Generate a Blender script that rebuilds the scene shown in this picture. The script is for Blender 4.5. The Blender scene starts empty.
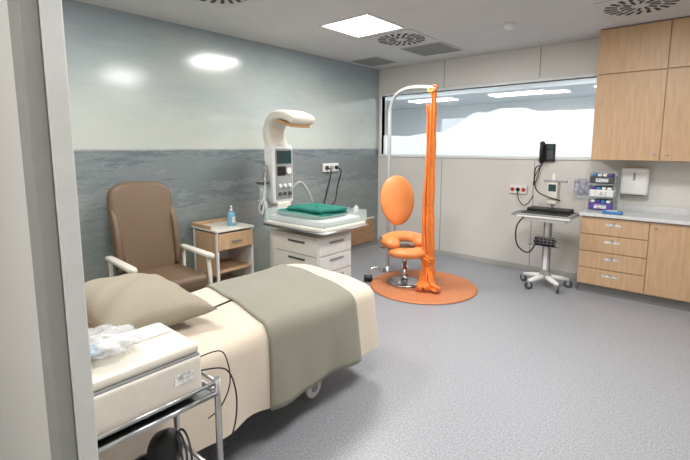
import bpy, math, random
from mathutils import Vector, Matrix, Euler
random.seed(4)
S=bpy.context.scene
S.view_settings.view_transform='Standard'
S.view_settings.look='None'
S.view_settings.exposure=0.16
pi=math.pi
H=2.82
# ---------------------------------------------------------------- materials
def lin(c):
    r=[]
    for v in c:
        v=v/255.0
        r.append(v/12.92 if v<=0.04045 else ((v+0.055)/1.055)**2.4)
    return (r[0],r[1],r[2],1.0)
def M(name,c,rough=0.5,metal=0.0,emit=None,es=0,alpha=1.0,trans=0.0,c2=None,scale=20,bump=0.0,stretch=None,sheen=0,coat=0,detail=4):
    m=bpy.data.materials.new(name); m.use_nodes=True
    nt=m.node_tree; b=nt.nodes['Principled BSDF']
    b.inputs['Base Color'].default_value=lin(c)
    b.inputs['Roughness'].default_value=rough
    b.inputs['Metallic'].default_value=metal
    b.inputs['Alpha'].default_value=alpha
    b.inputs['Transmission Weight'].default_value=trans
    b.inputs['Coat Weight'].default_value=coat
    if sheen: b.inputs['Sheen Weight'].default_value=sheen
    if emit: 
        b.inputs['Emission Color'].default_value=lin(emit); b.inputs['Emission Strength'].default_value=es
    tc=nt.nodes.new('ShaderNodeTexCoord'); mp=nt.nodes.new('ShaderNodeMapping')
    nt.links.new(tc.outputs['Object'],mp.inputs['Vector'])
    if stretch: mp.inputs['Scale'].default_value=stretch
    n=nt.nodes.new('ShaderNodeTexNoise'); n.inputs['Scale'].default_value=scale; n.inputs['Detail'].default_value=detail
    nt.links.new(mp.outputs[0],n.inputs['Vector'])
    if c2 is None: c2=tuple(max(0,v*0.97) for v in c)
    r=nt.nodes.new('ShaderNodeValToRGB')
    r.color_ramp.elements[0].position=0.35; r.color_ramp.elements[1].position=0.65
    r.color_ramp.elements[0].color=lin(c2); r.color_ramp.elements[1].color=lin(c)
    nt.links.new(n.outputs['Fac'],r.inputs['Fac']); nt.links.new(r.outputs['Color'],b.inputs['Base Color'])
    if bump:
        bp=nt.nodes.new('ShaderNodeBump'); bp.inputs['Strength'].default_value=bump; bp.inputs['Distance'].default_value=0.01
        nt.links.new(n.outputs['Fac'],bp.inputs['Height']); nt.links.new(bp.outputs[0],b.inputs['Normal'])
    return m
WHITE=M('white_plastic',(230,230,228),0.4)
OFFW=M('offwhite_plastic',(220,216,204),0.42)
GREYP=M('grey_plastic',(150,152,152),0.45)
DGREY=M('dark_grey_plastic',(70,72,75),0.5)
BLACK=M('black_plastic',(18,18,20),0.45)
STEEL=M('brushed_steel',(190,190,192),0.28,1.0,scale=60)
CHROME=M('chrome',(215,215,218),0.12,1.0)
WALLW=M('white_wall_panel',(214,212,207),0.38,c2=(210,208,203),scale=2)
CEIL=M('ceiling_paint',(204,204,204),0.8,c2=(200,200,200),scale=3)
SEAM=M('panel_seam',(150,148,142),0.7)
WOOD=M('light_oak_laminate',(198,165,130),0.42,c2=(186,152,117),scale=3,stretch=(14,14,1.2),detail=6)
WOODD=M('bumper_oak',(176,138,104),0.5,c2=(160,122,90),scale=3,stretch=(2,2,12),detail=6)
COUNTER=M('counter_top',(210,212,213),0.3)
ORANGE=M('orange_vinyl',(232,145,84),0.42,c2=(227,139,77),scale=8,bump=0.05)
MATOR=M('orange_mat',(203,130,86),0.5,c2=(194,121,78),scale=30)
CLOTHO=M('orange_cloth',(234,130,42),0.75,c2=(222,116,30),scale=30,bump=0.15,sheen=0.3)
BROWN=M('brown_upholstery',(110,89,70),0.5,c2=(102,82,64),scale=120,bump=0.05)
CREAM=M('cream_blanket',(212,199,182),0.9,c2=(207,193,175),scale=140,bump=0.12,sheen=0.2)
THROW=M('sage_throw',(139,137,122),0.92,c2=(131,128,113),scale=200,bump=0.15,sheen=0.2)
PILLOW=M('taupe_pillow',(150,142,126),0.9,c2=(147,139,123),scale=60,bump=0.03)
GREEN=M('teal_towel',(16,114,98),0.9,c2=(10,94,82),scale=70,bump=0.3)
SHEET=M('white_sheet',(228,230,228),0.85,bump=0.1,scale=30)
BLUE=M('blue_plastic',(60,130,190),0.35)
PURPLE=M('purple_plastic',(92,70,150),0.4)
RED=M('red_plastic',(190,40,35),0.4)
CLEAR=M('clear_acrylic',(225,238,238),0.08,alpha=0.28)
BAG=M('clear_bag',(235,238,240),0.15,alpha=0.42)
BOTTLE=M('blue_gel_bottle',(120,180,205),0.12,alpha=0.8)
SCREEN=M('screen',(20,32,38),0.15,emit=(60,110,110),es=0.25)
GLOWW=M('painted_warm_glow',(206,160,110),0.5)  # warm glow under the heater head painted as tan colour, no emission
PANELEM=M('led_panel',(255,255,255),0.5,emit=(255,252,248),es=6)
LABEL=M('label',(240,240,240),0.5,c2=(160,160,160),scale=60)
PAPER=M('brochure',(205,205,215),0.6,c2=(120,110,140),scale=25)

def floor_mat():
    m=bpy.data.materials.new('speckled_vinyl'); m.use_nodes=True; nt=m.node_tree; b=nt.nodes['Principled BSDF']
    g=nt.nodes.new('ShaderNodeNewGeometry')
    n=nt.nodes.new('ShaderNodeTexNoise'); n.inputs['Scale'].default_value=95; n.inputs['Detail'].default_value=3
    nt.links.new(g.outputs['Position'],n.inputs['Vector'])
    r=nt.nodes.new('ShaderNodeValToRGB'); e=r.color_ramp.elements
    e[0].position=0.34; e[0].color=lin((132,134,140)); e[1].position=0.68; e[1].color=lin((168,170,175))
    x=r.color_ramp.elements.new(0.5); x.color=lin((151,153,158))
    nt.links.new(n.outputs['Fac'],r.inputs['Fac']); nt.links.new(r.outputs['Color'],b.inputs['Base Color'])
    b.inputs['Roughness'].default_value=0.4
    return m
def mural_mat():
    m=bpy.data.materials.new('seascape_mural'); m.use_nodes=True; nt=m.node_tree; b=nt.nodes['Principled BSDF']
    L=nt.links.new; N=nt.nodes.new
    g=N('ShaderNodeNewGeometry'); sp=N('ShaderNodeSeparateXYZ'); L(g.outputs['Position'],sp.inputs[0])
    def noise(scale,st,detail=6,rough=0.6,dist=0.0):
        mp=N('ShaderNodeMapping'); mp.inputs['Scale'].default_value=st; L(g.outputs['Position'],mp.inputs['Vector'])
        n=N('ShaderNodeTexNoise'); n.inputs['Scale'].default_value=scale; n.inputs['Detail'].default_value=detail; n.inputs['Roughness'].default_value=rough
        n.inputs['Distortion'].default_value=dist
        L(mp.outputs[0],n.inputs['Vector']); return n.outputs['Fac']
    def math_(op,a,bv,clamp=False):
        x=N('ShaderNodeMath'); x.operation=op; x.use_clamp=clamp
        for i,v in enumerate((a,bv)):
            if isinstance(v,(int,float)): x.inputs[i].default_value=v
            else: L(v,x.inputs[i])
        return x.outputs[0]
    def ramp(fac,els):
        r=N('ShaderNodeValToRGB'); 
        r.color_ramp.elements[0].position=els[0][0]; r.color_ramp.elements[0].color=lin(els[0][1])
        r.color_ramp.elements[1].position=els[-1][0]; r.color_ramp.elements[1].color=lin(els[-1][1])
        for p,c in els[1:-1]:
            q=r.color_ramp.elements.new(p); q.color=lin(c)
        L(fac,r.inputs['Fac']); return r.outputs['Color']
    z=sp.outputs['Z']
    n1=noise(0.8,(1,0.7,2.0),6,0.58,0.2); n2=noise(2.6,(1,0.7,5),9,0.7,0.2); n3=noise(2.0,(1,0.9,6.5),10,0.75,0.25); nf=noise(11,(1,1,2.6),7,0.8)
    zs=math_('DIVIDE',math_('SUBTRACT',z,1.57),1.25)
    f=math_('ADD',math_('MULTIPLY',zs,0.75),math_('MULTIPLY',math_('SUBTRACT',n1,0.42),1.0))
    f=math_('ADD',f,math_('MULTIPLY',math_('SUBTRACT',n2,0.5),0.3))
    f=math_('ADD',f,math_('MULTIPLY',math_('SUBTRACT',nf,0.5),0.16),True)
    sky=ramp(f,[(0.0,(186,190,181)),(0.3,(178,184,178)),(0.5,(163,173,171)),(0.75,(146,159,163)),(1.0,(150,162,166))])
    zz=math_('DIVIDE',z,1.57)
    f2=math_('ADD',math_('MULTIPLY',zz,.95),math_('MULTIPLY',math_('SUBTRACT',n3,0.5),1.2))
    f2=math_('ADD',f2,math_('MULTIPLY',math_('SUBTRACT',nf,0.5),0.6),True)
    sea=ramp(f2,[(0.0,(142,146,139)),(0.3,(136,143,138)),(0.45,(122,132,131)),(0.6,(139,146,145)),(0.74,(114,123,125)),(0.86,(122,131,133)),(1.0,(98,107,112))])
    zn=math_('ADD',z,math_('MULTIPLY',math_('SUBTRACT',n2,0.5),0.03))
    edge=math_('MULTIPLY',math_('SUBTRACT',zn,1.56),38,True)
    mx=N('ShaderNodeMix'); mx.data_type='RGBA'; L(edge,mx.inputs[0]); L(sea,mx.inputs[6]); L(sky,mx.inputs[7])
    L(mx.outputs[2],b.inputs['Base Color']); b.inputs['Roughness'].default_value=0.16; b.inputs['Specular IOR Level'].default_value=0.7
    return m
def film_mat():
    m=bpy.data.materials.new('frosted_film'); m.use_nodes=True; nt=m.node_tree
    nt.nodes.remove(nt.nodes['Principled BSDF']); L=nt.links.new
    o=nt.nodes['Material Output']; d=nt.nodes.new('ShaderNodeBsdfDiffuse'); d.inputs[0].default_value=(.82,.86,.87,1)
    t=nt.nodes.new('ShaderNodeBsdfTranslucent'); t.inputs[0].default_value=(.90,.94,.95,1)
    tr=nt.nodes.new('ShaderNodeBsdfTransparent')
    a=nt.nodes.new('ShaderNodeMixShader'); a.inputs[0].default_value=0.6; L(d.outputs[0],a.inputs[1]); L(t.outputs[0],a.inputs[2])
    c=nt.nodes.new('ShaderNodeMixShader'); c.inputs[0].default_value=0.18; L(a.outputs[0],c.inputs[1]); L(tr.outputs[0],c.inputs[2])
    L(c.outputs[0],o.inputs[0]); return m
def glass_mat():
    m=bpy.data.materials.new('window_glass'); m.use_nodes=True; nt=m.node_tree
    nt.nodes.remove(nt.nodes['Principled BSDF']); L=nt.links.new
    o=nt.nodes['Material Output']; d=nt.nodes.new('ShaderNodeBsdfGlossy'); d.inputs['Roughness'].default_value=0.03
    tr=nt.nodes.new('ShaderNodeBsdfTransparent'); tr.inputs[0].default_value=(.97,.99,.99,1)
    c=nt.nodes.new('ShaderNodeMixShader'); c.inputs[0].default_value=0.93; L(d.outputs[0],c.inputs[1]); L(tr.outputs[0],c.inputs[2])
    L(c.outputs[0],o.inputs[0]); return m
FLOOR=floor_mat(); MURAL=mural_mat(); FILM=film_mat(); GLASS=glass_mat()
# ---------------------------------------------------------------- mesh helpers
def G(name,loc=(0,0,0),rz=0):
    e=bpy.data.objects.new(name,None); e.location=loc; e.rotation_euler=(0,0,rz); e.empty_display_size=0.1
    S.collection.objects.link(e); return e
def mesh(name,v,f,mat,parent=None,smooth=False,bevel=0,seg=2,sub=0,solid=0):
    me=bpy.data.meshes.new(name); me.from_pydata([tuple(p) for p in v],[],f); me.update()
    import bmesh
    bm=bmesh.new(); bm.from_mesh(me); bmesh.ops.recalc_face_normals(bm,faces=bm.faces); bm.to_mesh(me); bm.free()
    me.materials.append(mat)
    if smooth:
        for p in me.polygons: p.use_smooth=True
    o=bpy.data.objects.new(name,me); S.collection.objects.link(o)
    if parent is not None: o.parent=parent
    if solid:
        m=o.modifiers.new('s','SOLIDIFY'); m.thickness=solid; m.offset=0
    if bevel:
        m=o.modifiers.new('b','BEVEL'); m.width=bevel; m.segments=seg; m.limit_method='ANGLE'; m.angle_limit=math.radians(35)
    if sub:
        m=o.modifiers.new('u','SUBSURF'); m.levels=sub; m.render_levels=sub
    return o
BF=[(0,1,2,3),(7,6,5,4),(0,4,5,1),(1,5,6,2),(2,6,7,3),(3,7,4,0)]
def box(name,lo,hi,mat,parent=None,bevel=0,seg=2,T=None,smooth=False):
    x0,y0,z0=lo; x1,y1,z1=hi
    v=[Vector(p) for p in [(x0,y0,z0),(x1,y0,z0),(x1,y1,z0),(x0,y1,z0),(x0,y0,z1),(x1,y0,z1),(x1,y1,z1),(x0,y1,z1)]]
    if T is not None: v=[T@p for p in v]
    return mesh(name,v,BF,mat,parent,smooth,bevel,seg)
def boxes(name,lst,mat,parent=None,bevel=0):
    v=[];f=[]
    for lo,hi in lst:
        b=len(v); x0,y0,z0=lo; x1,y1,z1=hi
        v+=[(x0,y0,z0),(x1,y0,z0),(x1,y1,z0),(x0,y1,z0),(x0,y0,z1),(x1,y0,z1),(x1,y1,z1),(x0,y1,z1)]
        f+=[tuple(i+b for i in q) for q in BF]
    return mesh(name,v,f,mat,parent,False,bevel)
def loft(name,rings,mat,parent=None,cap=True,smooth=True,sub=0,closed=True,solid=0,bevel=0):
    n=len(rings[0]); v=[p for r in rings for p in r]; f=[]
    for i in range(len(rings)-1):
        for j in range(n if closed else n-1):
            k=(j+1)%n
            f.append((i*n+j,i*n+k,(i+1)*n+k,(i+1)*n+j))
    if cap:
        f.append(tuple(range(n))); f.append(tuple(range((len(rings)-1)*n,len(rings)*n)))
    return mesh(name,v,f,mat,parent,smooth,bevel,2,sub,solid)
def cr(P,k=6):
    P=[Vector(p) for p in P]; out=[]
    for i in range(len(P)-1):
        a=P[max(i-1,0)];b=P[i];c=P[i+1];d=P[min(i+2,len(P)-1)]
        for t in range(k):
            t=t/k
            out.append(0.5*((2*b)+(-a+c)*t+(2*a-5*b+4*c-d)*t*t+(-a+3*b-3*c+d)*t**3))
    out.append(P[-1]); return out
def sweep(name,pts,rad,mat,parent=None,n=10,prof=None,smooth=True):
    pts=[Vector(p) for p in pts]; rings=[]
    t0=(pts[1]-pts[0]).normalized()
    up=Vector((0,0,1)) if abs(t0.z)<0.9 else Vector((1,0,0))
    u=t0.cross(up).normalized()
    for i,p in enumerate(pts):
        t=(pts[min(i+1,len(pts)-1)]-pts[max(i-1,0)]).normalized()
        u=(u-t*u.dot(t)).normalized(); w=t.cross(u)
        r=rad[i] if isinstance(rad,(list,tuple)) else rad
        ring=[]
        for j in range(n):
            a=2*pi*j/n
            if prof: x,y=prof(a,i/(len(pts)-1)); ring.append(p+u*x*r+w*y*r)
            else: ring.append(p+u*math.cos(a)*r+w*math.sin(a)*r)
        rings.append(ring)
    return loft(name,rings,mat,parent,smooth=smooth)
def cyl(name,a,b,r,mat,parent=None,n=20,bevel=0):
    a=Vector(a);b=Vector(b); t=(b-a).normalized(); up=Vector((0,0,1)) if abs(t.z)<0.9 else Vector((1,0,0))
    u=t.cross(up).normalized(); w=t.cross(u)
    R=[[p+u*math.cos(2*pi*j/n)*r+w*math.sin(2*pi*j/n)*r for j in range(n)] for p in (a,b)]
    o=loft(name,R,mat,parent,smooth=False)
    for p in o.data.polygons:
        if len(p.vertices)==4: p.use_smooth=True
    if bevel:
        m=o.modifiers.new('b','BEVEL'); m.width=bevel; m.segments=2; m.limit_method='ANGLE'; m.angle_limit=math.radians(50)
    return o
def lathe(name,prof,c,mat,parent=None,n=28,smooth=True):
    R=[[(c[0]+max(r,.0005)*math.cos(2*pi*j/n),c[1]+max(r,.0005)*math.sin(2*pi*j/n),c[2]+z) for j in range(n)] for r,z in prof]
    return loft(name,R,mat,parent,smooth=smooth)
def ell(name,c,r,mat,parent=None,n=20,fn=None):
    R=[]
    for i in range(1,n):
        th=pi*i/n; ring=[]
        for j in range(n*2):
            a=2*pi*j/(2*n)
            d=Vector((math.sin(th)*math.cos(a),math.sin(th)*math.sin(a),math.cos(th)))
            k=fn(d) if fn else 1
            ring.append((c[0]+d.x*r[0]*k,c[1]+d.y*r[1]*k,c[2]+d.z*r[2]*k))
        R.append(ring)
    return loft(name,R,mat,parent)
def pad(name,outl,th,mat,parent,T,bevel=0.02,seg=4):
    n=len(outl)
    v=[T@Vector((x,y,-th/2)) for x,y in outl]+[T@Vector((x,y,th/2)) for x,y in outl]
    f=[tuple(range(n)),tuple(range(n,2*n))]+[(j,(j+1)%n,n+(j+1)%n,n+j) for j in range(n)]
    o=mesh(name,v,f,mat,parent,True)
    m=o.modifiers.new('b','BEVEL'); m.width=bevel; m.segments=seg; m.limit_method='ANGLE'; m.angle_limit=math.radians(50)
    return o
def TM(loc,rot=(0,0,0)): return Matrix.Translation(loc)@Euler(rot).to_matrix().to_4x4()
def caster(parent,nm,x,y,r=0.04,mat=DGREY,rot=0.4,z=0.0):
    d=Vector((math.cos(rot),math.sin(rot),0)); c=Vector((x,y,z+r))
    cyl(nm+'_wheel',c-d*.012,c+d*.012,r,mat,parent,20,0.003)
    cyl(nm+'_hub',c-d*.015,c+d*.015,r*.45,GREYP,parent,12)
    box(nm+'_fork',(-.02,-.02,r*.9),(.02,.02,r*2.1),GREYP,parent,0.005,2,Matrix.Translation((x,y,z)))
# ================================================================= ROOM
box('floor',(-4.3,-1.8,-.1),(1.5,5.8,0),FLOOR)
box('ceiling',(-4.3,-1.8,H),(1.5,5.8,H+.1),CEIL)
box('wall_left',(-4.3,.2,0),(-4.2,5.8,H),MURAL)
WX0,WX1,WZ0,WZ1=-4.14,-0.9,1.48,2.40
boxes('wall_back',[((-4.2,5.7,0),(1.5,5.8,WZ0)),((-4.2,5.7,WZ1),(1.5,5.8,H)),((-4.2,5.7,WZ0),(WX0,5.8,WZ1)),((WX1,5.7,WZ0),(1.5,5.8,WZ1))],WALLW)
box('wall_right',(1.4,-1.8,0),(1.5,5.7,H),WALLW)
boxes('wall_front',[((-4.2,.205,0),(-.90,.25,H)),((.6,.205,0),(1.4,.25,H)),((-.90,.205,2.2),(.6,.25,H))],WALLW)
boxes('wall_corridor',[((-2.2,-1.8,0),(1.4,-1.7,H)),((-2.3,-1.8,0),(-2.2,.205,H))],WALLW)
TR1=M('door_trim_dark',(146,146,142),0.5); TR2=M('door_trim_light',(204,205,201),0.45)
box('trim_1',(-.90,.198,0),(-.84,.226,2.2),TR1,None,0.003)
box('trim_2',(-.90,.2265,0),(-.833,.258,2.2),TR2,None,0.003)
box('trim_3',(-.90,.198,2.2005),(-.84,.258,H),TR2)
for i,x in enumerate((-3.05,-1.75)):
    boxes('trim_%d'%(i+4),[((x-.004,5.696,0.06),(x+.004,5.7,WZ0-.05)),((x-.004,5.696,WZ1+.05),(x+.004,5.7,H))],SEAM)
box('baseboard_back',(-4.19,5.688,0),(-1.10,5.7,.07),M('skirting',(178,176,172),.5),None,.002)
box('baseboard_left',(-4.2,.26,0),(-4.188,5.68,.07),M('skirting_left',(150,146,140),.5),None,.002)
FR=M('window_frame',(226,228,228),.35)
boxes('window_1',[((WX0-.02,5.68,WZ0-.035),(WX1,5.79,WZ0)),((WX0-.02,5.68,WZ1),(WX1,5.79,WZ1+.035)),((WX0-.03,5.68,WZ0),(WX0,5.79,WZ1))],FR,None,.004)
mesh('window_glass_pane',[(WX0,5.75,WZ0),(WX1,5.75,WZ0),(WX1,5.75,WZ1),(WX0,5.75,WZ1)],[(0,1,2,3)],GLASS)
def film():
    n=120; v=[];f=[]
    for i in range(n+1):
        x=WX0+(WX1-WX0)*i/n
        s=1/(1+math.exp(-(x+2.75)*9))
        h=1.80+0.04*math.sin(x*2.3+1)+0.02*abs(math.sin(x*5.1))+s*(.22+.04*abs(math.sin(x*4.2+.5))+.02*abs(math.sin(x*9)))
        v+= [(x,5.757,WZ0),(x,5.757,h)]
    for i in range(n): f.append((2*i,2*i+2,2*i+3,2*i+1))
    mesh('window_frosted_film',v,f,FILM)
film()
# adjacent room
box('floor_adjacent',(-9,5.8,-.1),(1.5,12,0),FLOOR)
AW=M('adjacent_wall',(230,236,238),.6)
ACE=M('adjacent_ceiling',(222,227,229),.7)
box('ceiling_adjacent',(-9,5.8,H),(1.5,12,H+.1),ACE)
boxes('wall_adjacent_back',[((-9,12,0),(1.5,12.1,1.0)),((-9,12,2.45),(1.5,12.1,H)),((-9,12,1.0),(-6.5,12.1,2.45)),((-4.3,12,1),(-3.9,12.1,2.45)),((-2.0,12,1),(-1.6,12.1,2.45)),((.6,12,1),(1.5,12.1,2.45))],AW)
boxes('wall_adjacent_side',[((1.5,5.8,0),(1.6,12.1,H)),((-9.1,5.8,0),(-9,12.1,H)),((-9,5.7,0),(-4.3,5.8,H))],AW)
boxes('ceiling_light_adjacent',[((x,y,H-.02),(x+1.2,y+.5,H-.002)) for x in (-6.4,-4.2,-2.0,-.2) for y in (7.4,10.0)],PANELEM)
boxes('ceiling_beam_adjacent',[((-9,8.6,2.70),(1.5,8.8,H-.001))],ACE)
# ceiling fittings
FRM=M('panel_frame',(225,225,225),.4)
def lightpanel(x,y,e,nm='ceiling_light_panel'):
    g=G(nm,(x,y,H))
    boxes('frame',[((-.31,-.31,-.012),(-.29,.31,0)),((.29,-.31,-.012),(.31,.31,0)),((-.29,-.31,-.012),(.29,-.29,0)),((-.29,.29,-.012),(.29,.31,0))],FRM,g)
    box('diffuser',(-.29,-.29,-.006),(.29,.29,-.001),PANELEM,g)
    l=bpy.data.lights.new('panel_light','AREA'); l.shape='SQUARE'; l.size=.56; l.energy=e; l.color=(1,.985,.965)
    o=bpy.data.objects.new('panel_lamp',l); o.location=(0,0,-.014); S.collection.objects.link(o); o.parent=g
lightpanel(-2.85,3.57,43); lightpanel(-.55,3.25,44); lightpanel(-2.85,1.1,29); lightpanel(-.55,1.1,25)
lightpanel(-.3,-.9,27)  # unseen corridor panel, added to light the door jamb and wall face
DARK=M('slot_dark',(60,60,62),.8)
TILE=M('diffuser_plate',(200,200,200),.6)
def diffuser(x,y):
    g=G('ceiling_diffuser',(x,y,H)); box('plate',(-.3,-.3,-.01),(.3,.3,0),TILE,g,.003)
    v=[];f=[]
    for ring,(r0,r1,n) in enumerate(((.07,.15,12),(.17,.27,20))):
        for k in range(n):
            a=2*pi*k/n; w=.42*2*pi/n
            b=len(v)
            for zz in (-.0135,-.010):
                for (r,aa) in ((r0,a),(r1,a+.12),(r1,a+.12+w),(r0,a+w)):
                    v.append((r*math.cos(aa),r*math.sin(aa),zz))
            f+=[tuple(i+b for i in q) for q in BF]
    mesh('slots',v,f,DARK,g)
diffuser(-2.84,4.27); diffuser(-.62,4.62); diffuser(-3.1,2.04)
GR=M('grille',(186,186,186),.6)
def grille(x,y,w,d):
    g=G('ceiling_grille',(x,y,H)); box('frame',(-w/2,-d/2,-.008),(w/2,d/2,0),GR,g,.002)
    n=int(d/.025)
    boxes('louvres',[((-w/2+.03,-d/2+.02+i*.025,-.014),(w/2-.03,-d/2+.03+i*.025,-.008)) for i in range(n-1)],GREYP,g)
grille(-2.84,4.96,.58,.58); grille(-3.85,5.1,.5,.5)
g=G('smoke_detector',(-1.69,4.48,H)); lathe('body',[(.0,-.045),(.04,-.045),(.055,-.03),(.06,-.012),(.06,0)],(0,0,0),WHITE,g); 

# ================================================================= CABINETS
g=G('base_cabinet',(-1.08,5.2,0))
W=2.46
box('carcass',(0,.02,.1),(W,.49,.86),WOOD,g,.002)
box('plinth',(.02,.06,0),(W,.49,.1),M('plinth',(120,118,116),.5),g)
box('countertop',(-.015,-.03,.862),(W,.49,.895),COUNTER,g,.004)
box('backsplash',(0,.475,.895),(W,.49,.96),COUNTER,g,.002)
def drawer(nm,x0,x1,z0,z1,gg,y=0.0): box(nm,(x0+.004,y,z0+.004),(x1-.004,y+.019,z1-.004),WOOD,gg,.002)
zs=[.11,.295,.48,.665,.855]
for i in range(4):
    drawer('drawer_%d'%i,0,.62,zs[i],zs[i+1],g)
    cyl('knob_%d'%i,(.31,0,zs[i+1]-.05),(.31,-.018,zs[i+1]-.05),.011,STEEL,g,12)
    box('label_%d'%i,(.24,-.002,zs[i]+.105),(.38,-.0005,zs[i]+.128),LABEL,g)
for i in range(3):
    drawer('door_%d'%i,.62+i*.61,.62+(i+1)*.61,.11,.855,g)
    cyl('door_knob_%d'%i,(.67+i*.61,0,.80),(.67+i*.61,-.018,.80),.011,STEEL,g,12)
g=G('wall_cabinet',(-1.05,5.3,1.46))
box('carcass',(0,.02,0),(2.44,.395,1.355),WOOD,g,.002)
for i in range(4):
    drawer('lower_door_%d'%i,i*.61,(i+1)*.61,0,.89,g); drawer('upper_door_%d'%i,i*.61,(i+1)*.61,.895,1.35,g)
    xx=i*.61+(.56 if i%2==0 else .05)
    cyl('knob_%d'%i,(xx,0,.07),(xx,-.018,.07),.011,STEEL,g,12)
g=G('supply_organizer',(-.94,5.48,.896))
for i in range(3):
    z=.002+i*.145
    boxes('shelf_frame_%d'%i,[((-.13,-.1,z),(.13,.14,z+.012)),((-.13,-.1,z+.012),(-.122,.14,z+.14)),((.122,-.1,z+.012),(.13,.14,z+.14)),((-.122,.13,z+.012),(.122,.14,z+.14))],CLEAR,g)
    box('bin_%d'%i,(-.115,-.09,z+.013),(.115,.12,z+.09),(PURPLE,WHITE,DGREY)[i],g,.01)
    box('bin_label_%d'%i,(-.06,-.0925,z+.03),(.06,-.0905,z+.07),LABEL,g)
    for j in range(4): box('packet_%d_%d'%(i,j),(-.1+j*.05,-.07,z+.091),(-.06+j*.05,.1,z+.118),(WHITE,PURPLE,BLUE,WHITE)[(i+j)%4],g,.005)
g=G('paper_towel_dispenser',(-.67,5.7,1.08))
box('body',(-.13,-.12,0),(.13,-.002,.30),WHITE,g,.03,5); box('outlet',(-.09,-.1,-.006),(.09,-.03,.004),DGREY,g); box('window',(-.012,-.1225,.16),(.012,-.119,.24),GREYP,g,.002)
g=G('glove_packet',(-.80,5.27,.896)); box('packet',(-.09,-.04,.001),(.09,.05,.03),BLUE,g,.008); box('flap',(-.05,-.03,.03),(.05,.03,.036),WHITE,g,.002)

# ================================================================= PHONE + SOCKETS + cables
g=G('wall_telephone',(-1.60,5.7,1.53))
box('cradle',(-.09,-.045,-.11),(.09,-.002,.11),BLACK,g,.012,3); box('keypad',(-.0,-.05,-.08),(.075,-.044,.03),DGREY,g,.004)
sweep('handset',cr([(-.05,-.075,-.1),(-.05,-.095,-.04),(-.05,-.095,.04),(-.05,-.075,.11)]),.022,BLACK,g)
ell('earpiece',(-.05,-.065,.11),(.032,.028,.032),BLACK,g,10); ell('mouthpiece',(-.05,-.065,-.1),(.032,.028,.032),BLACK,g,10)
box('display',(.0,-.05,.045),(.075,-.044,.09),SCREEN,g,.003)
sweep('cord',cr([(-.05,-.05,-.13),(-.12,-.04,-.28),(-.14,-.04,-.40),(-.11,-.03,-.35),(-.06,-.02,-.1)],8),.006,BLACK,g,8)
g=G('wall_socket_box',(-1.93,5.7,1.0)); box('plate',(-.11,-.03,0),(.11,-.002,.11),WHITE,g,.006)
for i,mm in enumerate((RED,BLACK,RED)): cyl('socket_%d'%i,(-.07+i*.07,-.031,.055),(-.07+i*.07,-.042,.055),.024,mm,g,16)
sweep('plug_cable',cr([(0,-.045,.05),(.02,-.07,-.05),(.08,-.06,-.14),(.16,-.1,-.1),(.22,-.12,.0)],8),.006,BLACK,g,8)
g=G('medical_gas_outlet',(-4.2,4.53,1.25)); box('plate',(.002,-.16,0),(.03,.16,.12),WHITE,g,.006)
for i in range(3): cyl('outlet_%d'%i,(.03,-.1+i*.1,.06),(.055,-.1+i*.1,.06),.028,(DGREY,GREYP,BLACK)[i],g,16)
sweep('hose_0',cr([(.05,-.1,.06),(.12,-.1,.0),(.08,-.14,-.25),(.07,-.2,-.45)]),.009,BLACK,g)
sweep('hose_1',cr([(.05,.1,.06),(.13,.1,.0),(.08,.08,-.2),(.1,.0,-.42),(.07,-.12,-.5)]),.009,BLACK,g)
g=G('corner_bumper_rail',(-4.19,4.95,0)); box('board',(.002,-.35,.08),(.025,.6,.45),WOODD,g,.004); box('cap',(.002,-.35,.451),(.035,.6,.48),OFFW,g,.004)

# ================================================================= MONITOR CART
g=G('mobile_monitor_cart',(-1.40,5.16,0),0.0)
for k in range(5):
    a=2*pi*k/5+.5; x,y=.25*math.cos(a),.25*math.sin(a)
    sweep('leg_%d'%k,[(0,0,.12),(x*.5,y*.5,.11),(x,y,.095)],[.035,.03,.022],WHITE,g,12)
    caster(g,'caster_%d'%k,x,y,.046,DGREY,a+1.2)
cyl('hub',(0,0,.08),(0,0,.17),.06,GREYP,g,20,.01)
box('column',(-.04,-.03,.15),(.04,.03,.82),GREYP,g,.008); box('column_face',(-.02,-.034,.2),(.02,-.0305,.8),WHITE,g,.002)
box('under_tray',(-.22,-.2,.775),(.22,.16,.819),WHITE,g,.012,3)
box('work_surface',(-.28,-.24,.82),(.28,.2,.845),WHITE,g,.01,3)
boxes('surface_rim',[((-.28,-.24,.845),(.28,-.225,.865)),((-.28,.185,.845),(.28,.2,.865)),((-.28,-.225,.845),(-.265,.185,.865)),((.265,-.225,.845),(.28,.185,.865))],GREYP,g,.003)
box('keyboard',(-.24,-.21,.846),(.22,-.02,.872),BLACK,g,.004)
box('laptop',(-.24,-.015,.846),(.22,.17,.905),BLACK,g,.01)
cyl('rear_post',(.0,.12,.9),(.0,.12,1.30),.016,WHITE,g)
box('recorder',(-.05,.05,.95),(.06,.19,1.2),OFFW,g,.015,3); box('recorder_screen',(-.035,.0475,1.1),(.045,.052,1.18),SCREEN,g,.002)
box('top_bracket',(-.1,.09,1.2),(.14,.15,1.225),GREYP,g,.004)
sweep('push_handle',cr([(-.28,-.15,.83),(-.34,-.2,.84),(-.34,.1,.84),(-.28,.08,.83)],6),.012,GREYP,g)
boxes('basket_wires',[((-.16,-.15,.5+i*.03),(.16,-.147,.504+i*.03)) for i in range(5)]+[((-.16,.04,.5+i*.03),(.16,.043,.504+i*.03)) for i in range(5)]+[((-.16+i*.04,-.15,.5),(-.157+i*.04,-.147,.62)) for i in range(9)]+[((-.16,-.15,.5),(.16,.043,.504))],STEEL,g)
box('cable_bundle',(-.12,-.12,.505),(.1,.02,.58),BLACK,g,.03,4)
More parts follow.
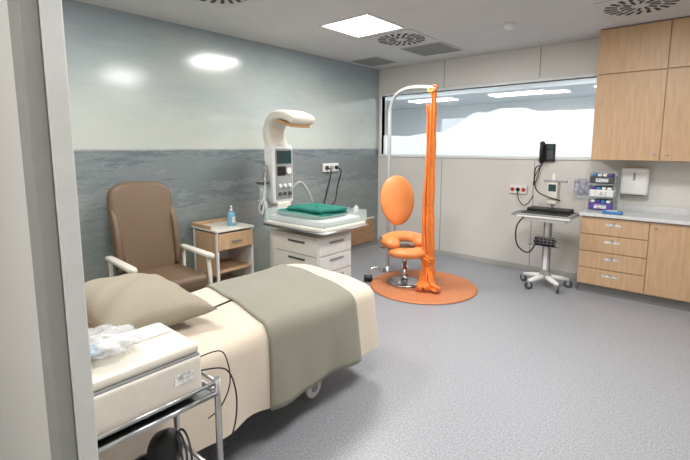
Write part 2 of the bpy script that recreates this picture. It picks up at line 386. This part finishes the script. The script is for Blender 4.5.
sweep('loop_cable',cr([(-.2,-.2,.83),(-.27,-.24,.7),(-.25,-.25,.5),(-.14,-.22,.42),(-.07,-.2,.52),(-.08,-.16,.6)],8),.008,BLACK,g,8)
sweep('loop_cable_2',cr([(.1,.05,1.0),(-.14,.0,1.1),(-.18,.02,1.35),(-.16,.2,1.38)],8),.007,BLACK,g,8)
g=G('brochure_holder',(-1.18,5.7,1.0)); box('tray',(-.1,-.05,0),(.1,-.002,.04),CLEAR,g,.003)
for i in range(3): box('leaflet_%d'%i,(-.09+i*.06,-.04+i*.005,.042),(-.04+i*.06,-.03+i*.005,.23),PAPER,g)

# ================================================================= BIRTHING CHAIR
g=G('round_floor_mat',(-2.47,4.24,0)); lathe('disc',[(0,0.001),(.60,.001),(.61,.008),(.60,.018),(.58,.02),(0,.02)],(0,0,0),MATOR,g,64,False)
g=G('birthing_chair',(-2.67,4.16,.021),-0.62)
lathe('base_plate',[(0,0),(.2,0),(.2,.012),(.17,.025),(.05,.04),(.0,.04)],(0,0,0),STEEL,g)
lathe('column',[(.045,.03),(.045,.2),(.034,.2),(.034,.40),(.07,.40),(.07,.425)],(0,0,0),CHROME,g,24)
def ring_pad(nm,R,ang0,ang1,rw,rh,z,cx,tilt=0):
    rings=[];n=36
    for i in range(n+1):
        t=i/n; a=ang0+(ang1-ang0)*t; e=min(1,math.sin(pi*min(max(t,.0),1))*4+.02)**.5
        c=Vector((cx+R*math.cos(a),R*math.sin(a)*1.15,z+tilt*math.cos(a))); o=Vector((math.cos(a),math.sin(a)*1.0,0)).normalized()
        rings.append([c+o*math.cos(b)*rw*e+Vector((0,0,1))*math.sin(b)*rh*e for b in [2*pi*j/16 for j in range(16)]])
    loft(nm,rings,ORANGE,g)
ring_pad('seat_ring',.165,math.radians(38),math.radians(322),.105,.062,.50,0,-.02)
ring_pad('lower_saddle',.14,math.radians(-90),math.radians(90),.10,.055,.40,.07,0)
box('seat_plate',(-.13,-.1,.41),(.12,.1,.435),STEEL,g,.01)
sweep('back_strut',cr([(-.05,0,.42),(-.2,0,.42),(-.31,0,.5),(-.34,0,.7),(-.325,0,.86)],6),.018,CHROME,g)
T=Matrix.Translation((-.27,0,.94))@Euler((0,math.radians(-8),0)).to_matrix().to_4x4()
rr=[]
for k in range(0,17):
    th=pi*k/16; s=max(.01,math.sin(th))**.55; xx=.042*math.cos(th)
    rr.append([T@Vector((xx,.218*s*math.cos(2*pi*j/48)*(1+.05*math.sin(2*pi*j/48)),.30*s*math.sin(2*pi*j/48))) for j in range(48)])
loft('backrest',rr,ORANGE,g)
for s in (-1,1):
    sweep('side_handle_%d'%(s+1),cr([(-.05,s*.1,.42),(-.03,s*.29,.43),(.02,s*.31,.55),(.1,s*.31,.56)],6),.012,CHROME,g)
g=G('foot_roller',(-3.05,3.96,0)); 
cyl('roller',(-.04,-.03,.042),(.04,.03,.042),.04,BLACK,g,16,.006)
sweep('lever',cr([(0,0,.06),(.0,.03,.14),(.06,.1,.16),(.12,.11,.12)]),.012,CHROME,g)
g=G('sling_stand',(-3.14,4.49,0)); 
hx,hy=.79,-.33
lathe('flange',[(0,0),(.07,0),(.07,.012),(.03,.02),(.03,.06),(0,.06)],(0,0,0),STEEL,g)
arc=[(0,1.97),(.03,2.09),(.14,2.21),(.38,2.27),(.72,2.26),(1.0,2.22)]
P=[(0,0,.02),(0,0,.6),(0,0,1.2),(0,0,1.7)]+[(hx*t,hy*t,z) for t,z in arc]
sweep('pole',cr(P,6),.024,M('pole_grey',(190,192,192),.3,.3),g,14)
ell('end_cap',(hx+.0,hy,2.22),(.03,.03,.03),STEEL,g,10)
g=G('orange_sling_cloth',(-2.36,4.16,0))
def cprof(ph,lob):
    return lambda a,t: (math.cos(a)*(1+.32*math.sin(lob*a+ph+t*5)),math.sin(a)*(1+.32*math.sin(lob*a+ph+t*5))*.75)
zz=[2.19,2.05,1.8,1.4,1.0,.7,.5,.35,.22,.12]
sweep('strand_main',cr([(.012*math.sin(z*4)+.008,.01*math.cos(z*5),z) for z in zz],8),
      [ .026+.032*min(1,i/40)+.004*math.sin(i*.7) for i in range(8*(len(zz)-1)+1)],CLOTHO,g,30,cprof(0,5))
sweep('strand_second',cr([(-.03+.012*math.sin(z*5),-.024,z) for z in zz[1:]],8),
      [ .016+.024*min(1,i/35)+.003*math.sin(i*.9) for i in range(8*(len(zz)-2)+1)],CLOTHO,g,30,cprof(1,4))
sweep('hook_wrap',[ (.035*math.cos(a),.028*math.sin(a),2.215+.03*math.sin(a*1.0)) for a in [2*pi*k/20 for k in range(21)]],.02,CLOTHO,g,14,cprof(.5,4))
ell('knot',(-.005,-.01,.36),(.075,.07,.055),CLOTHO,g,16,lambda d:1+.15*math.sin(7*d.x+9*d.z)+.1*math.sin(8*d.y))
sweep('tail_1',cr([(0,0,.34),(.05,-.04,.2),(.09,-.07,.09),(.19,-.1,.06)],6),[.028+.0013*i for i in range(19)],CLOTHO,g,20,cprof(0,4))
sweep('tail_2',cr([(0,0,.34),(-.02,-.05,.2),(-.02,-.1,.1),(.0,-.19,.06)],6),[.028+.0012*i for i in range(19)],CLOTHO,g,20,cprof(2,4))
sweep('tail_3',cr([(0,0,.34),(.02,-.05,.2),(.03,-.09,.1),(.08,-.15,.06)],6),[.028+.0012*i for i in range(19)],CLOTHO,g,20,cprof(1,4))

# ================================================================= INFANT WARMER
g=G('infant_radiant_warmer',(-3.15,3.15,0))
boxes('base_frame',[((-.6,-.3,.1),(.35,-.24,.16)),((-.6,.24,.1),(.35,.3,.16)),((-.6,-.24,.1),(-.5,.24,.16))],OFFW,g,.012)
for i,(x,y) in enumerate(((-.52,-.27),(-.52,.27),(.3,-.27),(.3,.27))): caster(g,'caster_%d'%i,x,y,.045)
box('drawer_cabinet',(-.38,-.25,.17),(.30,.25,.72),OFFW,g,.012,3)
for i in range(3):
    box('drawer_%d'%i,(.30,-.235,.19+i*.175),(.315,.235,.355+i*.175),WHITE,g,.006)
    box('drawer_pull_%d'%i,(.316,-.1,.30+i*.175),(.33,.1,.32+i*.175),GREYP,g,.004)
    box('side_seam_%d'%i,(-.3,-.2535,.355+i*.175),(.28,-.2505,.362+i*.175),GREYP,g)
    box('side_pull_%d'%i,(-.12,-.262,.30+i*.175),(.12,-.2505,.318+i*.175),DGREY,g,.003)
box('pedestal',(-.2,-.1,.72),(.2,.1,.79),GREYP,g,.01)
box('tray',(-.40,-.32,.79),(.45,.32,.84),OFFW,g,.02,3)
box('mattress',(-.36,-.28,.84),(.41,.28,.90),SHEET,g,.02,3)
boxes('side_panels',[((-.4,-.32,.842),(.45,-.313,.96)),((-.4,.313,.842),(.45,.32,.96)),((.443,-.313,.842),(.45,.313,.96)),((-.4,-.313,.842),(-.393,.313,.96))],CLEAR,g)
sweep('tray_rail',[(-.4,-.34,.80),(.44,-.34,.80),(.47,-.32,.80),(.47,.32,.80),(.44,.34,.80),(-.4,.34,.80)],.012,STEEL,g)
box('column_lower',(-.62,-.1,.15),(-.45,.1,1.0),OFFW,g,.02,3)
box('control_tower',(-.63,-.145,.98),(-.46,.145,1.62),WHITE,g,.03,4)
box('control_panel',(-.462,-.12,1.03),(-.452,.12,1.58),GREYP,g,.006)
box('display',(-.453,-.105,1.42),(-.447,.105,1.56),SCREEN,g,.003)
box('display_2',(-.453,-.10,1.29),(-.447,.02,1.39),BLACK,g,.003)
for i in range(3):
    for j in range(2):
        cyl('knob_%d_%d'%(i,j),(-.452,-.07+i*.07,1.09+j*.09),(-.43,-.07+i*.07,1.09+j*.09),.02,(DGREY,WHITE)[j],g,14)
cyl('gauge',(-.452,.065,1.34),(-.44,.065,1.34),.035,WHITE,g,18)
path=cr([(-.55,0,1.58),(-.60,0,1.69),(-.61,0,1.80),(-.53,0,1.90),(-.40,0,1.935),(-.26,0,1.92),(-.14,0,1.87)],6)
rings=[]
for i,p in enumerate(path):
    t=i/(len(path)-1); tn=(path[min(i+1,len(path)-1)]-path[max(i-1,0)]).normalized(); nn=Vector((tn.z,0,-tn.x))
    hw=.13+.04*min(1,max(0,(t-.35)*3)); th=.065 if t<.35 else .055
    if i==len(path)-1: hw*=.75; th*=.6
    if t==0: hw=.12
    ring=[]
    for j in range(24):
        a=2*pi*j/24; c,s=math.cos(a),math.sin(a)
        cx=math.copysign(abs(c)**.5,c)*hw; cy=math.copysign(abs(s)**.6,s)*th
        ring.append(p+Vector((0,1,0))*cx+nn*cy)
    rings.append(ring)
loft('heater_head',rings,OFFW,g)
T=TM((-.29,0,1.866),(0,math.radians(16),0))
box('heater_grille',(-.11,-.13,-.03),(.13,.13,-.004),GLOWW,g,.004,2,T)
for i in range(6): box('heater_bar_%d'%i,(-.10+.04*i,-.13,-.036),(-.094+.04*i,.13,-.0305),STEEL,g,0,2,T)
sweep('accessory_pole',[(-.55,-.2,.9),(-.55,-.2,1.45)],.012,STEEL,g)
box('pole_bracket',(-.57,-.21,1.0),(-.53,-.14,1.04),STEEL,g)
box('suction_jar_cap',(-.60,-.27,1.2),(-.50,-.17,1.225),DGREY,g,.004)
cyl('suction_jar',(-.55,-.22,1.03),(-.55,-.22,1.2),.047,CLEAR,g)
box('flow_meter',(-.57,-.23,1.28),(-.53,-.17,1.40),GREYP,g,.01)
ell('resuscitation_bag',(-.46,-.30,.97),(.05,.05,.09),BAG,g,14)
for i in range(6):
    sweep('tube_%d'%i,cr([(-.55,-.17-.02*i,1.4-.05*i),(-.48,-.24,1.3),(-.45+.02*i,-.27-.025*i,1.05),(-.42,-.3-.02*i,.8+.05*i),(-.5,-.26,.95),(-.52,-.2,1.1)],8),.006,(CLEAR,GREYP,WHITE,DGREY,WHITE,GREYP)[i],g,8)
sweep('ventilation_hose',cr([(-.5,.12,1.1),(-.44,.22,1.2),(-.4,.30,1.1),(-.38,.35,.95),(-.42,.38,.75)],8),.016,GREYP,g)
def towel(nm,cx,cy,z,w,d,h,rz,mat,gg):
    rings=[]
    T=TM((cx,cy,z),(0,0,rz))
    for k,(s,zz) in enumerate(((.93,0),(1,.2),(1.0,.75),(.95,1.0),(.6,1.06),(.1,1.08))):
        ring=[]
        for j in range(40):
            a=2*pi*j/40;c,q=math.cos(a),math.sin(a)
            x=math.copysign(abs(c)**.35,c)*w/2*s; y=math.copysign(abs(q)**.35,q)*d/2*s
            x+=.008*math.sin(9*a+k); y+=.008*math.sin(7*a+2*k)
            ring.append(T@Vector((x,y,zz*h*(1+.08*math.sin(5*a+k)))))
        rings.append(ring)
    loft(nm,rings,mat,gg)
g=G('green_towel',(-3.15,3.13,.901)); towel('fold_1',0.0,0,0,.64,.50,.05,.04,GREEN,g); towel('fold_2',.05,.02,.055,.54,.42,.035,-.08,GREEN,g); towel('fold_3',-.12,-.05,.055,.2,.3,.03,.4,GREEN,g)
g=G('clear_mask_packet',(-2.775,3.39,.901)); ell('bag',(0,0,.055),(.03,.03,.05),BAG,g,14,lambda d:1+.1*math.sin(9*d.x+7*d.y)); box('insert',(-.015,-.015,.03),(.015,.015,.05),WHITE,g,.006)

# ================================================================= BEDSIDE CABINET
g=G('bedside_cabinet',(-4.15,2.34,0))
D,Wd=.45,.44
boxes('frame',[((0,0,.12),(D,.015,.16)),((0,0,.16),(.03,.02,.75)),((D-.03,0,.16),(D,.02,.75)),((0,Wd-.02,.12),(D,Wd,.75)),((0,.02,.12),(.012,Wd-.02,.75))],WHITE,g,.003)
box('top',(-.01,-.01,.751),(D+.015,Wd+.01,.775),OFFW,g,.006)
boxes('gallery_rail',[((-.01,-.01,.776),(.01,Wd+.01,.81)),((.01,-.01,.776),(D-.1,.005,.81))],WOOD,g,.003)
box('inner_panel',(.03,.004,.3),(D-.03,.014,.74),WOOD,g)
box('drawer_front',(D,.01,.57),(D+.015,Wd-.01,.735),WOOD,g,.004)
box('drawer_handle',(D+.016,.16,.64),(D+.03,.28,.655),STEEL,g,.003)
box('drawer_box',(.02,.022,.56),(D-.001,Wd-.022,.72),WOODD,g)
boxes('shelves',[((.013,.021,.33),(D-.01,Wd-.021,.345)),((.013,.021,.14),(D-.01,Wd-.021,.16))],WOOD,g)
for i,(x,y) in enumerate(((.05,.05),(.4,.05),(.05,.39),(.4,.39))): caster(g,'caster_%d'%i,x,y,.055,GREYP)
g=G('sanitizer_bottle',(-3.84,2.61,.7755))
lathe('bottle',[(0,0),(.038,0),(.042,.01),(.042,.12),(.032,.145),(.014,.155),(0,.155)],(0,0,0),BOTTLE,g)
lathe('collar',[(.016,.155),(.016,.175),(.006,.176),(.006,.2),(.012,.2),(.012,.213),(0,.214)],(0,0,0),WHITE,g,16)
sweep('nozzle',[(0,0,.206),(.04,-.02,.206),(.05,-.025,.198)],.006,WHITE,g,8); box('label',(.0405,-.02,.03),(.0435,.02,.1),LABEL,g)

# ================================================================= ARMCHAIR
g=G('armchair',(-3.60,1.71,0),-.06)
prof=[(-.22,0),(-.245,.2),(-.27,.45),(-.28,.64),(-.275,.76),(-.25,.83),(-.19,.87),(-.10,.885),(0,.888)]
ol=[(x,z) for x,z in prof]+[(-x,z) for x,z in prof[-2::-1]]
T=Matrix.Translation((-.22,0,.42))@Euler((0,math.radians(-12),0)).to_matrix().to_4x4()@Matrix(((0,0,1,0),(1,0,0,0),(0,1,0,0),(0,0,0,1)))
pad('backrest',ol,.12,BROWN,g,T,.045,5)
for s in (-1,1):
    wing=[(-.04,.06),(.06,.1),(.09,.3),(.09,.5),(.04,.68),(-.04,.72)]
    T2=Matrix.Translation((-.22,s*.255,.42))@Euler((0,math.radians(-12),0)).to_matrix().to_4x4()@Matrix(((1,0,0,0),(0,0,1,0),(0,1,0,0),(0,0,0,1)))
    pad('wing_%d'%(s+1),wing,.05,BROWN,g,T2,.02,4)
    pad('armrest_%d'%(s+1),[(-.28,-.03),(.26,-.035),(.32,-.02),(.335,0),(.32,.02),(.26,.035),(-.28,.03)],.035,OFFW,g,TM((.0,s*.325,.655)),.012,3)
    sweep('arm_front_%d'%(s+1),cr([(.24,s*.325,.64),(.27,s*.32,.45),(.28,s*.31,.2),(.30,s*.31,.02)],5),.018,OFFW,g)
    sweep('arm_back_%d'%(s+1),cr([(-.25,s*.325,.64),(-.24,s*.32,.4),(-.28,s*.31,.02)],5),.018,OFFW,g)
    box('side_rail_%d'%(s+1),(-.26,s*.31-.015,.30),(.28,s*.31+.015,.36),OFFW,g,.008)
box('seat_cushion',(-.24,-.285,.37),(.33,.285,.51),BROWN,g,.045,5,None,True)
box('seat_base',(-.24,-.28,.30),(.28,.28,.37),BROWN,g,.01)

# ================================================================= BED
CY=1.35
g=G('hospital_bed',(-2.15,CY,0))
a0,b0=.47,1.00; ZT=.655
box('bed_frame',(-.40,-.93,.30),(.40,.93,.40),GREYP,g,.01)
boxes('under_carriage',[((-.3,-.75,.16),(-.24,.75,.22)),((.24,-.75,.16),(.30,.75,.22)),((-.3,-.4,.22),(-.24,-.34,.3)),((.24,.34,.22),(.3,.4,.3)),((-.24,-.4,.16),(.24,-.34,.22)),((-.24,.34,.16),(.24,.4,.22))],GREYP,g,.005)
for i,(x,y) in enumerate(((-.28,-.6),(.30,-.6),(-.28,.48),(.30,.48))): caster(g,'caster_%d'%i,x,y,.07,WHITE,.1)
box('mattress',(-.43,-.96,.42),(.43,.96,.62),SHEET,g,.05,3)
box('headboard',(-.42,-1.05,.3),(.42,-1.015,.98),WOOD,g,.02,3)
def bump(x,y): return .010*math.sin(4.1*x+2.3*y)+.006*math.sin(9*y+1.5*x)+.02*(1-(x/.46)**2)+.004*math.sin(17*x+5*y)
def wave(x,y,dep): return dep*(.020*math.sin(9.5*y+1.2*math.sin(3*y))+.012*math.sin(21*y+1)+.018*math.sin(13*x+.5))
R=.075; HEM=.25
prof=[]
for off in (-.455,-.36,-.28,-.2,-.13,-.09): prof.append((off,0,0))
for k in range(7):
    th=pi/2*k/6; prof.append((-R+R*math.sin(th),-R*(1-math.cos(th)),0))
for k in range(1,9):
    z=-R-(ZT-R-HEM)*k/8; prof.append((.0,z,k/8))
def outline(off,rc=.15):
    a,b=a0+off,b0+off; r=max(.008,rc+off); pts=[]
    r=min(r,a-.002)
    for cx,cy,s in ((a-r,b-r,0),(-(a-r),b-r,1),(-(a-r),-(b-r),2),(a-r,-(b-r),3)):
        for k in range(9):
            th=pi/2*(s+k/8); pts.append((cx+r*math.cos(th),cy+r*math.sin(th),math.cos(th),math.sin(th)))
        nx=[(-1,0),(0,-1),(1,0),(0,1)][s]
        L=2*(a-r) if s%2==0 else 2*(b-r)
        m=10 if s%2==0 else 44
        c1,s1=math.cos(pi/2*(s+1)),math.sin(pi/2*(s+1))
        for k in range(1,m):
            pts.append((cx+r*c1+nx[0]*L*k/m, cy+r*s1+nx[1]*L*k/m, c1,s1))
    return pts
rings=[]
for off,z,dep in prof:
    ring=[]
    for x,y,nx,ny in outline(off):
        w=wave(x,y,dep)*.9+.02*dep
        k=max(0,1+z/R) if z>-R else 0
        ring.append((x+nx*w,y+ny*w,ZT+z+bump(x,y)*k))
    rings.append(ring)
bl=loft('blanket',rings,CREAM,g,cap=False)
box('blanket_core',(-.05,-.58,.60),(.05,.58,.648),CREAM,g)
g=G('throw_blanket',(-2.15,CY,0))
rows=[]
cs=[]
E=.009
for k in range(6,-1,-1): cs.append((-1,-R-(ZT-R-.35)*k/6,k/6*.7,None))
for k in range(5,-1,-1):
    th=pi/2*k/6; cs.append((-1,-R*(1-math.cos(th)),0,-R+R*math.sin(th)))
NX=24
xa=-(a0-R);
for k in range(1,NX): cs.append((0,0,0,xa+(-2*xa)*k/NX))
for k in range(0,6):
    th=pi/2*k/6; cs.append((1,-R*(1-math.cos(th)),0,-R+R*math.sin(th)))
for k in range(0,12): cs.append((1,-R-(ZT-R-HEM+.01)*k/11,k/11,None))
NY=30
for i in range(NY+1):
    row=[]
    for (s,z,dep,q) in cs:
        if s==0: x=q
        elif q is not None: x=s*(a0+q)
        else: x=s*a0
        yl=.09-.10*x/a0-.02*dep; yr=.78-.08*x/a0-.0*dep
        y=yl+(yr-yl)*i/NY
        if s==0: row.append((x,y,ZT+bump(x,y)+E))
        elif q is not None:
            kk=max(0,1+z/R); th=math.asin(min(1,(q+R)/R)); row.append((x+s*E*math.sin(th),y,ZT+z+bump(x,y)*kk+E*math.cos(th)))
        else:
            w=wave(x,y,dep)*.9+.02*dep
            row.append((x+s*(w+E),y,ZT+z))
    rows.append(row)
loft('cloth',rows,THROW,g,cap=False,closed=False,solid=.006)
def pillow(nm,loc,rz,a,b,h,mat,tilt=0):
    import bmesh
    g=G(nm,loc,rz); n=32; v=[];f=[]
    for s in (1,-1):
        for i in range(n+1):
            for j in range(n+1):
                u=-1+2*i/n; w=-1+2*j/n
                e=max(0,(1-abs(u)**2.4)*(1-abs(w)**2.4))**.5
                x=u*a*(1-.10*(1-abs(w)**2)*abs(u)**3); y=w*b*(1-.10*(1-abs(u)**2)*abs(w)**3)
                zz=s*h*e*(1 if s>0 else .75)*(1+.06*math.sin(5*u+3*w))+.006*math.sin(11*u+7*w)*e
                v.append((x,y,zz+h*.75+tilt*w))
    N=(n+1)**2
    for s in (0,1):
        for i in range(n):
            for j in range(n):
                q=[s*N+i*(n+1)+j,s*N+(i+1)*(n+1)+j,s*N+(i+1)*(n+1)+j+1,s*N+i*(n+1)+j+1]
                f.append(tuple(q if s==0 else q[::-1]))
    o=mesh('cushion',v,f,mat,g,True)
    bm=bmesh.new(); bm.from_mesh(o.data); bmesh.ops.remove_doubles(bm,verts=bm.verts,dist=.0008); bmesh.ops.recalc_face_normals(bm,faces=bm.faces); bm.to_mesh(o.data); bm.free()
pillow('pillow',(-2.34,.95,.675),-.05,.42,.27,.115,PILLOW)

# ================================================================= FOREGROUND CART + MONITOR
g=G('utility_cart',(-1.42,.54,0))
X0,X1,Y0,Y1=-.15,.16,-.24,.235
for i,(x,y) in enumerate(((X0,Y0),(X1,Y0),(X0,Y1),(X1,Y1))):
    cyl('post_%d'%i,(x,y,.1),(x,y,.80),.0115,STEEL,g,14); caster(g,'caster_%d'%i,x,y,.045)
for nm,z in (('top',.745),('middle',.42),('bottom',.16)):
    box(nm+'_shelf',(X0,Y0,z-.006),(X1,Y1,z),STEEL,g,.002)
    for k,(p,q) in enumerate((((X0,Y0),(X1,Y0)),((X1,Y0),(X1,Y1)),((X1,Y1),(X0,Y1)),((X0,Y1),(X0,Y0)))):
        cyl(nm+'_rail_%d'%k,(p[0],p[1],z),(q[0],q[1],z),.009,STEEL,g,10)
for k,(p,q) in enumerate((((X1,Y0),(X1,Y1)),((X1,Y1),(X0,Y1)))):
    cyl('guard_rail_%d'%k,(p[0],p[1],.785),(q[0],q[1],.785),.007,STEEL,g,10)
for k in range(4):
    sweep('stored_cable_%d'%k,[( (.085-.004*k)*math.cos(a),.04+(.1-.006*k)*math.sin(a),.432+.016*k+.006*math.sin(3*a)) for a in [2*pi*i/30 for i in range(31)]],.008,BLACK,g,8)
ell('transducer_pouch',(.05,.09,.55),(.05,.06,.08),BLACK,g,14,lambda d:1+.03*math.sin(5*d.x+4*d.y))
for k in range(3):
    sweep('hung_cable_%d'%k,[( .06+.01*k+.05*math.cos(a),.12+.012*k,.60-.07+(.07+.008*k)*math.sin(a)) for a in [2*pi*i/30 for i in range(31)]],.004,DGREY,g,8)
g=G('fetal_monitor',(-1.42,.53,.755))
BW=M('monitor_housing',(222,216,203),.4)
box('feet',(-.13,-.18,0),(.13,.18,.012),DGREY,g)
box('body',(-.145,-.2,.012),(.145,.2,.145),BW,g,.012,3)
box('lid',(-.145,-.2,.149),(.135,.2,.185),BW,g,.014,3)
box('seam',(-.14,-.195,.144),(.140,.195,.15),GREYP,g)
box('rating_label',(.1452,.10,.07),(.1465,.165,.105),LABEL,g)
box('front_slot',(-.1,.2,.05),(.1,.2025,.09),DGREY,g,.001)
box('lid_groove',(-.13,-.18,.186),(-.02,.18,.188),OFFW,g,.001)
g=G('plastic_supply_bag',(-1.45,.47,.946))
ell('bag',(0,0,.036),(.10,.12,.030),BAG,g,26,lambda d:1+.12*math.sin(8*d.x+5*d.y)+.1*math.sin(13*d.y+4*d.z)+.06*math.sin(23*d.x-9*d.y))
ell('blue_mask',(.03,-.04,.03),(.035,.03,.015),M('pale_blue',(90,150,190),.5),g,10); box('paper_slip',(-.05,-.03,.012),(.03,.05,.018),WHITE,g)
g=G('monitor_cable',(-1.42,.8,0))
sweep('cable_1',cr([(.1,-.06,.82),(.13,.03,.80),(.16,.05,.72),(.17,.04,.62),(.14,.03,.52),(.08,.03,.44),(.02,.03,.40)],8),.003,BLACK,g,8)
sweep('cable_2',cr([(.05,-.06,.84),(.08,.04,.85),(.12,.05,.80),(.12,.05,.72),(.07,.04,.62),(.0,.03,.55)],8),.0025,BLACK,g,8)

# ================================================================= WORLD + CAMERA
w=bpy.data.worlds.new('world'); S.world=w; w.use_nodes=True
w.node_tree.nodes['Background'].inputs[0].default_value=(.84,.93,1,1); w.node_tree.nodes['Background'].inputs[1].default_value=.9
for x in (-5,-1.5):  # added fill lights that brighten the adjacent room, besides its ceiling panels
    l=bpy.data.lights.new('adj_fill','AREA'); l.shape='RECTANGLE'; l.size=2.5; l.size_y=1.5; l.energy=92; l.color=(.97,.99,1)
    o=bpy.data.objects.new('adjacent_fill',l); o.location=(x,7.4,H-.03); S.collection.objects.link(o)
cam=bpy.data.cameras.new('camera'); cam.lens=36*430/690; cam.sensor_width=36; cam.shift_y=-27/690; cam.clip_start=.05
co=bpy.data.objects.new('camera',cam); S.collection.objects.link(co)
co.location=(0,0,1.6); co.rotation_euler=(math.radians(90-7.42),0,math.radians(40.8))
S.camera=co
